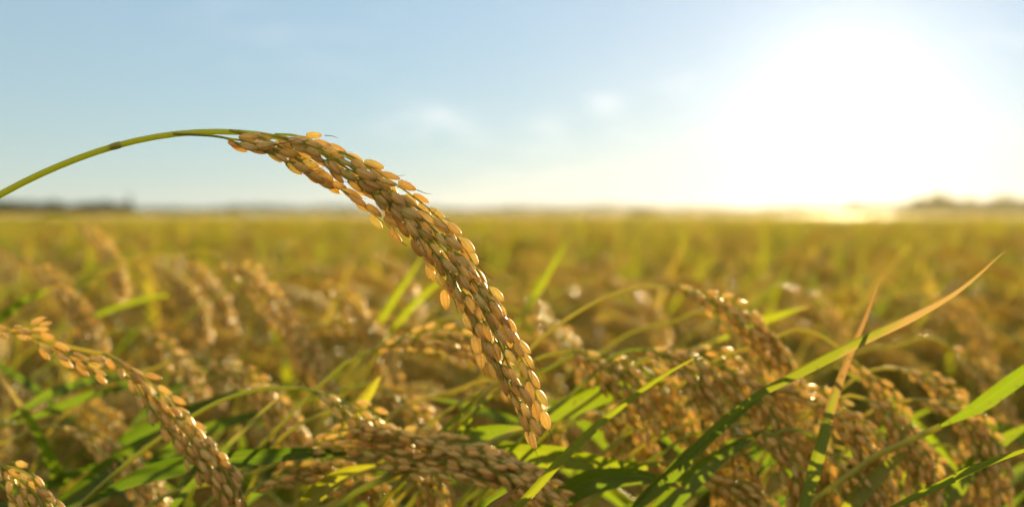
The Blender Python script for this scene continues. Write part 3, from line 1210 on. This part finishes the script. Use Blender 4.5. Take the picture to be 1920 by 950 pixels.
# ------------------------------------------------------------------ foreground ears
def stalk(label, stem_px, head_px, d0, d1, seed, spread=7.0, nb=None, grains='own', extra=(), group=None, step=0.0047):
    """stem_px / head_px are the drawn outline of one stalk at depth d0 (start) .. d1 (tip)"""
    rng = random.Random(seed)
    if d0 < 0.7:
        d0, d1 = d0 * 1.11, d1 * 1.11
    root = thing('rice_stalk', label, 'rice stalk', group=group)
    ns, nh = len(stem_px), len(head_px)
    tot = ns + nh - 1
    pts = [P(x, y, d0 + (d1 - d0) * i / tot) for i, (x, y) in enumerate(list(stem_px) + list(head_px))]
    pre = to_ground(pts[0], pts[1] - pts[0], rng)
    p, L = resample(pre + pts, 120)
    head0 = pts[ns]
    k0 = int(np.argmin(np.linalg.norm(p - head0, axis=1)))
    k0 = min(k0, 112)
    r = np.interp(np.arange(120), (0, k0, 119), (0.0018, 0.0011, 0.0004))
    mb = MB()
    tube(mb, p, r, 7, 0, rng.random())
    link('stem', mb.mesh('stem', [M_STEM]), root)
    head, HL = resample(p[k0:], 60)
    if nb is None:
        nb = max(7, int(HL / 0.0095))
    brs = ear_branches(head, rng, nb, spread * 0.00086, min(0.62, 0.075 / HL), 0.003)
    for e in extra:
        for sh in (-1, 1):
            brs.append(np.array([P(x, y + sh * 5, d0 + (d1 - d0) * 0.6 + sh * 0.002) for x, y in e]))
    allg = []
    for br in brs:
        mb = MB()
        bb, _ = resample(br, 14)
        tube(mb, bb, np.linspace(0.0006, 0.0003, 14), 5, 0, rng.random())
        link('branch', mb.mesh('branch', [M_STEM]), root)
        allg += grains_on(br, rng, step, 0.0019, 0.2, 0.06, 1.0, 0.06)
    allg += grains_on(head[45:], rng, step, 0.0018, 0.25, 0, 1.0)
    allg.sort(key=lambda g: np.dot(g[0] - CAM, FWD))
    back = MB()
    for i, (loc, ax, o) in enumerate(allg):
        B = basis(ax, rng.uniform(-1.2, 1.2))
        s = rng.uniform(0.92, 1.06)
        if i < 80:
            g = link('grain', GRAIN_MID[rng.randrange(3)], root)
            g.matrix_local = mat4(B, loc, s)
        else:
            V, U, q, t = MID[rng.randrange(3)]
            back.add(V @ B.T * s + loc, U + np.array((0, 0, rng.random())), q, t)
    if back.n:
        link('grain', back.mesh('back_grain', [M_GRAIN]), root, kind='stuff')
    return len(allg)


FG = [
    # left
    ('rice ear sloping from the left edge down past the bottom leaf', [(-90, 640), (-20, 616), (70, 632), (150, 655)], [(195, 662), (245, 692), (290, 745), (335, 795), (380, 845), (420, 895), (452, 965)], .53, .50, 7.5, [[(70, 640), (100, 655), (140, 672), (182, 690)], [(-10, 612), (20, 618), (50, 618), (75, 616)]]),
    ('cut off rice ear in the bottom left corner of the field', [(-160, 790), (-80, 820)], [(-40, 842), (5, 872), (45, 905), (85, 945), (120, 1000)], .49, .47, 8, []),
    ('rice stalk arching low from the bottom left, ear behind the lying ears', [(110, 985), (200, 900), (300, 820), (400, 757), (480, 731), (550, 727)], [(605, 738), (650, 758), (700, 790), (745, 830), (775, 868)], .52, .55, 7, []),
    ('rice stalk with thin green stem whose ear points right behind the sharp ear', [(370, 965), (470, 855), (560, 762), (640, 687)], [(690, 660), (745, 640), (810, 632), (870, 640), (920, 668), (955, 710)], .57, .60, 8, []),
    ('thick rice ear lying almost flat at the bottom centre', [(430, 900), (490, 880)], [(530, 862), (590, 833), (660, 820), (740, 822), (820, 838), (900, 858), (1000, 886)], .55, .53, 8.5, []),
    ('second lying rice ear under the thick one, tip in the bottom centre', [(560, 960), (620, 915)], [(680, 885), (760, 868), (850, 866), (930, 878), (1000, 905), (1045, 925)], .54, .52, 7, []),
    ('short rice ear tucked under the lying ears at lower left', [(400, 985), (440, 945)], [(470, 918), (520, 895), (580, 878), (640, 872)], .53, .55, 6, []),
    ('golden bit of rice ear at the bottom edge under the lying ears', [(760, 860), (785, 875)], [(805, 895), (812, 920), (815, 960), (812, 1000)], .56, .56, 8, []),
    ('rice ear hanging under the lying ears at the bottom, left of the centre leaf', [(520, 985), (560, 940)], [(610, 915), (660, 905), (700, 915), (730, 960)], .57, .57, 7, []),
    # middle
    ('rice stalk on a tall thin arch whose ear droops right of centre', [(960, 690), (1020, 630), (1100, 575), (1180, 542)], [(1250, 538), (1310, 555), (1365, 580), (1415, 620), (1455, 670), (1495, 730)], .57, .60, 8, []),
    ('spread rice ear just right of the sharp ear tip, on a low stem', [(930, 720), (1000, 675), (1050, 660)], [(1085, 658), (1130, 680), (1165, 710), (1195, 755), (1222, 800)], .58, .58, 10, [[(1085, 658), (1105, 690), (1130, 720), (1155, 740)]]),
    ('rice ear curving right beside the spread ear, above the broad leaf', [(1030, 690), (1080, 662)], [(1130, 662), (1190, 678), (1235, 715), (1265, 765), (1290, 815)], .60, .60, 9, []),
    ('bushy rice ear in the middle of the right cluster', [(1120, 740), (1180, 690)], [(1235, 665), (1290, 662), (1345, 685), (1395, 715), (1440, 760), (1470, 815)], .58, .57, 10, []),
    ('small rice ear hanging over the broad leaf', [(1060, 800), (1095, 775)], [(1120, 775), (1150, 795), (1165, 830), (1160, 870)], .62, .62, 8, []),
    ('rice ear at the bottom edge beside the dry leaf tip', [(950, 930), (985, 900)], [(1005, 905), (1030, 930), (1045, 970)], .55, .55, 7, []),
    # right
    ('rice ear with bright edges crossing under the diagonal leaf', [(1300, 790), (1360, 755)], [(1410, 738), (1480, 735), (1545, 758), (1600, 800), (1640, 860), (1670, 930)], .58, .56, 10, []),
    ('rice ear drooping behind the brown upright leaf', [(1440, 640), (1490, 617), (1545, 632)], [(1590, 668), (1630, 705), (1665, 755), (1695, 815), (1715, 880)], .60, .59, 8, []),
    ('rice ear with silvery edge at the far right of the cluster', [(1600, 790), (1650, 762)], [(1700, 750), (1755, 752), (1805, 772), (1840, 812), (1862, 860), (1872, 920)], .59, .58, 9, []),
    ('rice ear in the right cluster hanging left of the silvery edged ear', [(1530, 770), (1580, 742)], [(1625, 748), (1675, 785), (1710, 835), (1735, 890), (1750, 950)], .57, .56, 9, []),
    ('low rice ear hanging to the bottom edge at lower right', [(1420, 830), (1470, 805)], [(1515, 812), (1560, 850), (1600, 895), (1635, 940), (1660, 990)], .56, .55, 8, []),
    ('rice ear low in the right cluster, left of the green leaf foot', [(1240, 850), (1290, 815)], [(1335, 815), (1370, 845), (1395, 890), (1412, 950)], .58, .58, 8, []),
    ('rice ear at the bottom edge left of the brown leaf', [(1230, 940), (1270, 905)], [(1305, 893), (1360, 900), (1415, 925), (1455, 975)], .57, .56, 7, []),
    ('rice ear hanging at the bottom right under the thin stem', [(1700, 870), (1740, 838)], [(1780, 835), (1815, 870), (1840, 915), (1855, 970)], .61, .61, 8, []),
    ('glinting rice ear filling the gap above the right cluster', [(1270, 760), (1320, 720)], [(1370, 705), (1420, 715), (1470, 755), (1505, 810), (1525, 870)], .62, .61, 10, []),
    # softer ears further back
    ('soft rice ear sloping down near the left edge, above the sharp left ear', [(-60, 440), (0, 452)], [(35, 475), (85, 515), (130, 555), (160, 600), (190, 655)], 1.0, .96, 10, []),
    ('broad soft rice ear sloping down left of the sharp ear', [(330, 478), (385, 470)], [(420, 485), (470, 515), (510, 560), (545, 610), (580, 665), (620, 735)], .95, .88, 11, []),
    ('soft rice ear drooping between the broad soft ear and the sharp ear', [(520, 520), (565, 508)], [(600, 522), (650, 555), (685, 600), (712, 650), (735, 700)], 1.0, .97, 11, []),
    ('soft rice ear bowing above the low arching stem', [(290, 690), (340, 668)], [(375, 672), (430, 688), (480, 720), (525, 765), (560, 820), (580, 870)], .78, .74, 9, []),
    ('dim rice ear in shade at lower left under the sharp left ear', [(20, 825), (75, 800)], [(120, 802), (175, 822), (225, 860), (270, 910), (310, 970)], .72, .68, 9, []),
    ('soft rice ear bowing right, high at the left below the tree row', [(60, 415), (110, 405)], [(150, 420), (190, 455), (215, 500), (230, 550)], 1.25, 1.2, 11, []),
    ('soft rice ear bowing beside the tip of the broad soft ear', [(270, 475), (310, 462)], [(340, 475), (380, 515), (410, 560), (430, 610)], 1.15, 1.1, 10, []),
    ('soft golden rice ear right of the sharp ear, below the leaf blades', [(900, 590), (945, 578)], [(985, 588), (1030, 612), (1070, 650), (1100, 700)], .85, .83, 9, []),
    ('hazy rice ear bowing at the right, above the bright right leaf', [(1690, 645), (1735, 632)], [(1775, 645), (1825, 680), (1865, 725), (1895, 790)], .9, .86, 10, []),
    ('hazy rice ear arching just right of the sharp ear middle, in the soft field', [(860, 560), (900, 535)], [(940, 540), (985, 560), (1020, 600), (1045, 650)], 1.15, 1.1, 10, []),
    ('hazy rice ear bowing behind the tall thin arch', [(1060, 545), (1100, 520)], [(1145, 522), (1190, 545), (1225, 590), (1245, 640)], 1.2, 1.15, 10, []),
    ('hazy rice ear behind the yellow green leaf tip at right', [(1400, 560), (1440, 535)], [(1480, 538), (1525, 560), (1560, 600), (1580, 650)], 1.2, 1.15, 10, []),
    ('glinting soft rice ear bowing left of the brown leaf tip', [(1270, 600), (1310, 585)], [(1350, 600), (1400, 640), (1430, 690), (1450, 740)], .80, .78, 9, []),
    ('soft rice ear at the right under the diagonal leaf tip', [(1660, 560), (1700, 545)], [(1740, 550), (1790, 575), (1830, 615), (1855, 670)], 1.2, 1.15, 10, []),
    ('soft rice ear bowing in the left field, under the level green blade', [(180, 640), (225, 618)], [(265, 622), (310, 645), (350, 690), (375, 745)], .92, .88, 10, []),
    ('soft brown rice ear at the left between the sharp left ear and the tree row', [(200, 505), (245, 490)], [(285, 498), (330, 530), (365, 575), (385, 630)], 1.1, 1.05, 10, []),
    ('soft rice ear right under the bend of the sharp ear', [(610, 480), (650, 462)], [(690, 468), (735, 495), (765, 540), (785, 590)], 1.3, 1.25, 10, []),
    ('dim rice ear hanging in the dark behind the low arching stem', [(380, 720), (415, 700)], [(450, 705), (495, 745), (530, 800), (550, 860)], .82, .80, 9, []),
    ('soft rice ear drooping behind the lying ears at the bottom centre', [(620, 740), (670, 722)], [(715, 728), (760, 755), (795, 800), (815, 850)], .75, .74, 9, []),
    ('golden rice ear hanging low behind the broad sunlit leaf', [(860, 730), (905, 712)], [(950, 718), (1000, 750), (1035, 800), (1050, 850)], .72, .70, 9, []),
]
ng = 0
for i, (lab, st, hd, d0, d1, sp, ex) in enumerate(FG):
    ng += stalk(lab, st, hd, d0, d1, 500 + i, sp, extra=ex)
rx = random.Random(64)
for k in range(8):
    x, y = rx.uniform(1080, 1800), rx.uniform(655, 850)
    y = max(y, 690) if x > 1650 else y
    w, h = rx.uniform(0.75, 1.1), rx.uniform(0.8, 1.2)
    dd = rx.uniform(0.57, 0.64)
    ng += stalk('golden rice ear crowded among the overlapping ears at the lower right', [(x - 150 * w, y + 95 * h), (x - 85 * w, y + 28), (x - 40 * w, y + 3)],
                [(x, y), (x + 50 * w, y + 14 * h), (x + 95 * w, y + 48 * h), (x + 128 * w, y + 100 * h), (x + 148 * w, y + 165 * h)], dd, dd + rx.uniform(-.02, .02), 700 + k, rx.uniform(6.5, 9), None, group='crowded ears at the lower right')
print('fg grains', ng)


# ------------------------------------------------------------------ single leaves and stems in front
def leaf(label, px, d0, d1, width_mm, roll, mat, seed, prof=None, fold=0.3, cat='leaf', ground=True, twist=0.0, tone=None):
    rng = random.Random(seed)
    pts = [P(x, y, d0 + (d1 - d0) * i / (len(px) - 1)) for i, (x, y) in enumerate(px)]
    p, L = resample(pts, 40)
    mb = MB()

    def nf(i, t):
        view = nrm(CAM - p[i])
        s = np.cross(t, view)
        a = roll + twist * i / 39
        return nrm(view) * math.cos(a) + nrm(s) * math.sin(a)
    blade(mb, p, width_mm * 0.001, nf, rng, 0, rng.random() if tone is None else tone, fold, 6, prof, 0.03)
    root = thing('rice_leaf', label, cat)
    link('blade', mb.mesh('blade', [mat]), root)
    if ground:
        g, _ = resample(to_ground(pts[0], pts[1] - pts[0], rng) + [pts[0] + (pts[1] - pts[0]) * 0.05], 24)
        mb = MB()
        tube(mb, g, np.linspace(0.002, min(0.0017, width_mm * 0.0003), 24), 7, 0, rng.random())
        link('sheath', mb.mesh('sheath', [M_STEM]), root)
    return root


wide = lambda f: min(1.0, 0.35 + 2.2 * f) * max(0.0, 1 - f ** 3) ** 0.9
taper = lambda f: (0.65 + 0.35 * min(1, f / 0.2)) * max(0.0, 1 - max(0, (f - 0.2) / 0.8)) ** 0.95
slow = lambda f: (0.14 + 0.86 * min(1, f / 0.6) ** 1.2) * max(0.0, 1 - max(0, (f - 0.55) / 0.45) ** 1.4)
even = lambda f: (0.14 + 0.86 * min(1, f / 0.28) ** 0.8) * max(0.02, (0.6 + 0.4 * math.sin(math.pi * min(1, f * 1.1 + .1)))) * max(0.0, 1 - f ** 5)
LV = [
    ('long diagonal leaf at the right, green foot and tan pointed tip', [(1170, 965), (1290, 842), (1390, 755), (1500, 692), (1610, 635), (1710, 590), (1800, 540), (1890, 465)], .56, .53, 7, 0.7, M_LEAF_TIP, slow, 0.75),
    ('brown dry upright leaf crossing the diagonal leaf', [(1495, 985), (1530, 860), (1560, 750), (1592, 665), (1622, 595), (1657, 505)], .575, .585, 8, 0.5, M_LEAF_DRY, taper),
    ('dark green bent leaf lying at the bottom left', [(150, 950), (230, 905), (310, 876), (420, 860), (560, 848), (720, 850)], .57, .60, 11, 0.4, M_LEAF, even),
    ('bright yellow green leaf entering at the right edge', [(1760, 800), (1830, 762), (1900, 712), (1990, 650), (2080, 600)], .58, .56, 8.5, 0.3, M_LEAF, even),
    ('thin green blade slanting up in the bottom right corner', [(1640, 965), (1760, 908), (1850, 866), (1990, 822)], .50, .50, 4, 0.5, M_LEAF, even),
    ('sunlit green leaf just right of the sharp ear tip', [(990, 800), (1040, 772), (1110, 742), (1190, 720), (1260, 715)], .64, .66, 13, 0.25, M_LEAF, even),
    ('broad sunlit leaf lying flat below the sharp ear tip', [(820, 880), (930, 850), (1050, 852), (1170, 872), (1290, 862)], .62, .60, 14, 0.5, M_LEAF, even),
    ('green leaf pointing up to the sharp ear from the lower left', [(780, 870), (860, 825), (930, 805), (990, 800)], .60, .62, 11, 0.35, M_LEAF, even),
    ('narrow green leaf rising diagonally below the right cluster', [(860, 1010), (960, 955), (1060, 850), (1150, 770), (1240, 705), (1345, 648)], .52, .56, 5, 0.6, M_LEAF, even),
    ('dark green leaf slanting from the bottom edge up to the right cluster', [(1150, 985), (1240, 900), (1330, 815), (1440, 735)], .56, .56, 9, 0.6, M_LEAF, even),
    ('thin upright blade below the sharp ear, left of two', [(770, 880), (820, 820), (870, 768), (915, 722)], .60, .60, 4, 0.4, M_LEAF, even),
    ('thin upright blade below the sharp ear, right of two', [(800, 880), (850, 822), (890, 772), (925, 735)], .61, .61, 4, 0.4, M_LEAF, even),
    ('short yellow leaf standing above the low arching stalk', [(640, 820), (670, 765), (695, 730), (720, 692)], .66, .67, 8, 0.3, M_LEAF, even),
    ('yellow green leaf tip in front of the hazy field, above the right cluster', [(1340, 640), (1410, 606), (1465, 588), (1520, 572)], .80, .80, 8, 0.4, M_LEAF, even),
    ('blurred bright blade leaning right, behind the sharp ear', [(690, 640), (730, 570), (785, 490), (800, 465)], 1.0, 1.0, 8, 0.4, M_LEAF, even),
    ('blurred bright blade leaning right, beside the sharp ear middle', [(720, 640), (765, 580), (830, 520), (870, 490)], .95, .95, 7, 0.4, M_LEAF, even),
    ('blurred steep blade right of the sharp ear', [(960, 620), (1000, 555), (1040, 490), (1075, 435)], 1.1, 1.1, 8, 0.4, M_LEAF, even),
    ('blurred green blade at the left edge above the sharp left ear', [(-60, 640), (0, 592), (50, 560), (110, 535)], .9, .9, 9, 0.5, M_LEAF, even),
    ('blurred green blade lying level in the left field', [(140, 612), (200, 580), (280, 556), (380, 546)], 1.1, 1.06, 7, 0.6, M_LEAF, even),
    ('yellow leaf under the lying ears at the bottom centre', [(540, 990), (590, 925), (650, 885), (720, 868)], .585, .60, 10, 0.3, M_LEAF, even),
    ('sunlit yellow leaf low between the right ears', [(1560, 985), (1620, 915), (1665, 870), (1720, 838)], .60, .62, 10, 0.3, M_LEAF, even),
    ('dry pale leaf tip poking up at the bottom edge', [(880, 990), (920, 950), (955, 925), (980, 908)], .48, .48, 4, 0.4, M_LEAF_DRY, even),
    ('deep green leaf in the shade at the bottom left corner', [(60, 985), (140, 925), (230, 850), (330, 790)], .66, .70, 12, 0.4, M_LEAF, even),
    ('deep green leaf at the bottom centre behind the dry tip', [(1000, 985), (1080, 910), (1190, 890), (1290, 915)], .60, .58, 14, 0.4, M_LEAF, even),
    ('green leaf fanning out at the bottom edge right of centre', [(1190, 990), (1260, 930), (1340, 860), (1440, 800)], .60, .62, 12, 0.3, M_LEAF, even),
    ('green leaf low under the bright right edge leaf', [(1740, 990), (1800, 900), (1870, 830), (1960, 780)], .64, .66, 11, 0.3, M_LEAF, even),
]
TN = [.5, .5, .05, .38, .5, .45, .5, .4, .6, .25, .55, .6, .8, .62, .6, .6, .55, .45, .5, .75, .7, .5, .1, .2, .3, .45]
for i, (lab, px, d0, d1, w, rl, m, pf, *fo) in enumerate(LV):
    leaf(lab, px, d0, d1, w, rl, m, 900 + i, pf, fo[0] if fo else 0.45, tone=TN[i])

# leaves that fill the shade between the stalks
rl_ = random.Random(77)
for (n, x0, x1, y0, y1, t0, t1, lab, grp) in (
        (16, -40, 420, 690, 960, 0.0, 0.2, 'dark green leaf in the shade behind the sharp left ear', 'dark leaves in the shade at the lower left'),
        (10, 420, 1000, 780, 980, 0.1, 0.35, 'green leaf in the shade between the lying ears', 'green leaves between the lying ears'),
        (12, 1050, 1450, 800, 980, 0.15, 0.45, 'green leaf low under the broad sunlit leaf', 'green leaves low in the middle of the picture'),
        (10, 1450, 1950, 760, 980, 0.2, 0.6, 'yellow green leaf among the crowded right ears', 'yellow green leaves among the crowded right ears')):
    for k in range(n):
        x, y = rl_.uniform(x0, x1), rl_.uniform(y0, y1)
        d = rl_.uniform(0.70, 0.88)
        sl = rl_.choice((1, 1, -1)) * rl_.uniform(0.25, 1.0)
        ln = rl_.uniform(180, 330)
        pts = []
        for j in range(5):
            f = j / 4 - 0.5
            pts.append((x + ln * f * math.copysign(1, sl), y - ln * f * abs(sl) + 260 * f * f * rl_.uniform(0.2, 0.5)))
        o = leaf(lab, pts, d, d + rl_.uniform(-0.05, 0.08), rl_.uniform(6, 11), rl_.uniform(-0.8, 0.8), M_LEAF, 2000 + k, even, 0.45, twist=rl_.uniform(-1, 1), tone=rl_.uniform(t0, t1))
        o['group'] = grp
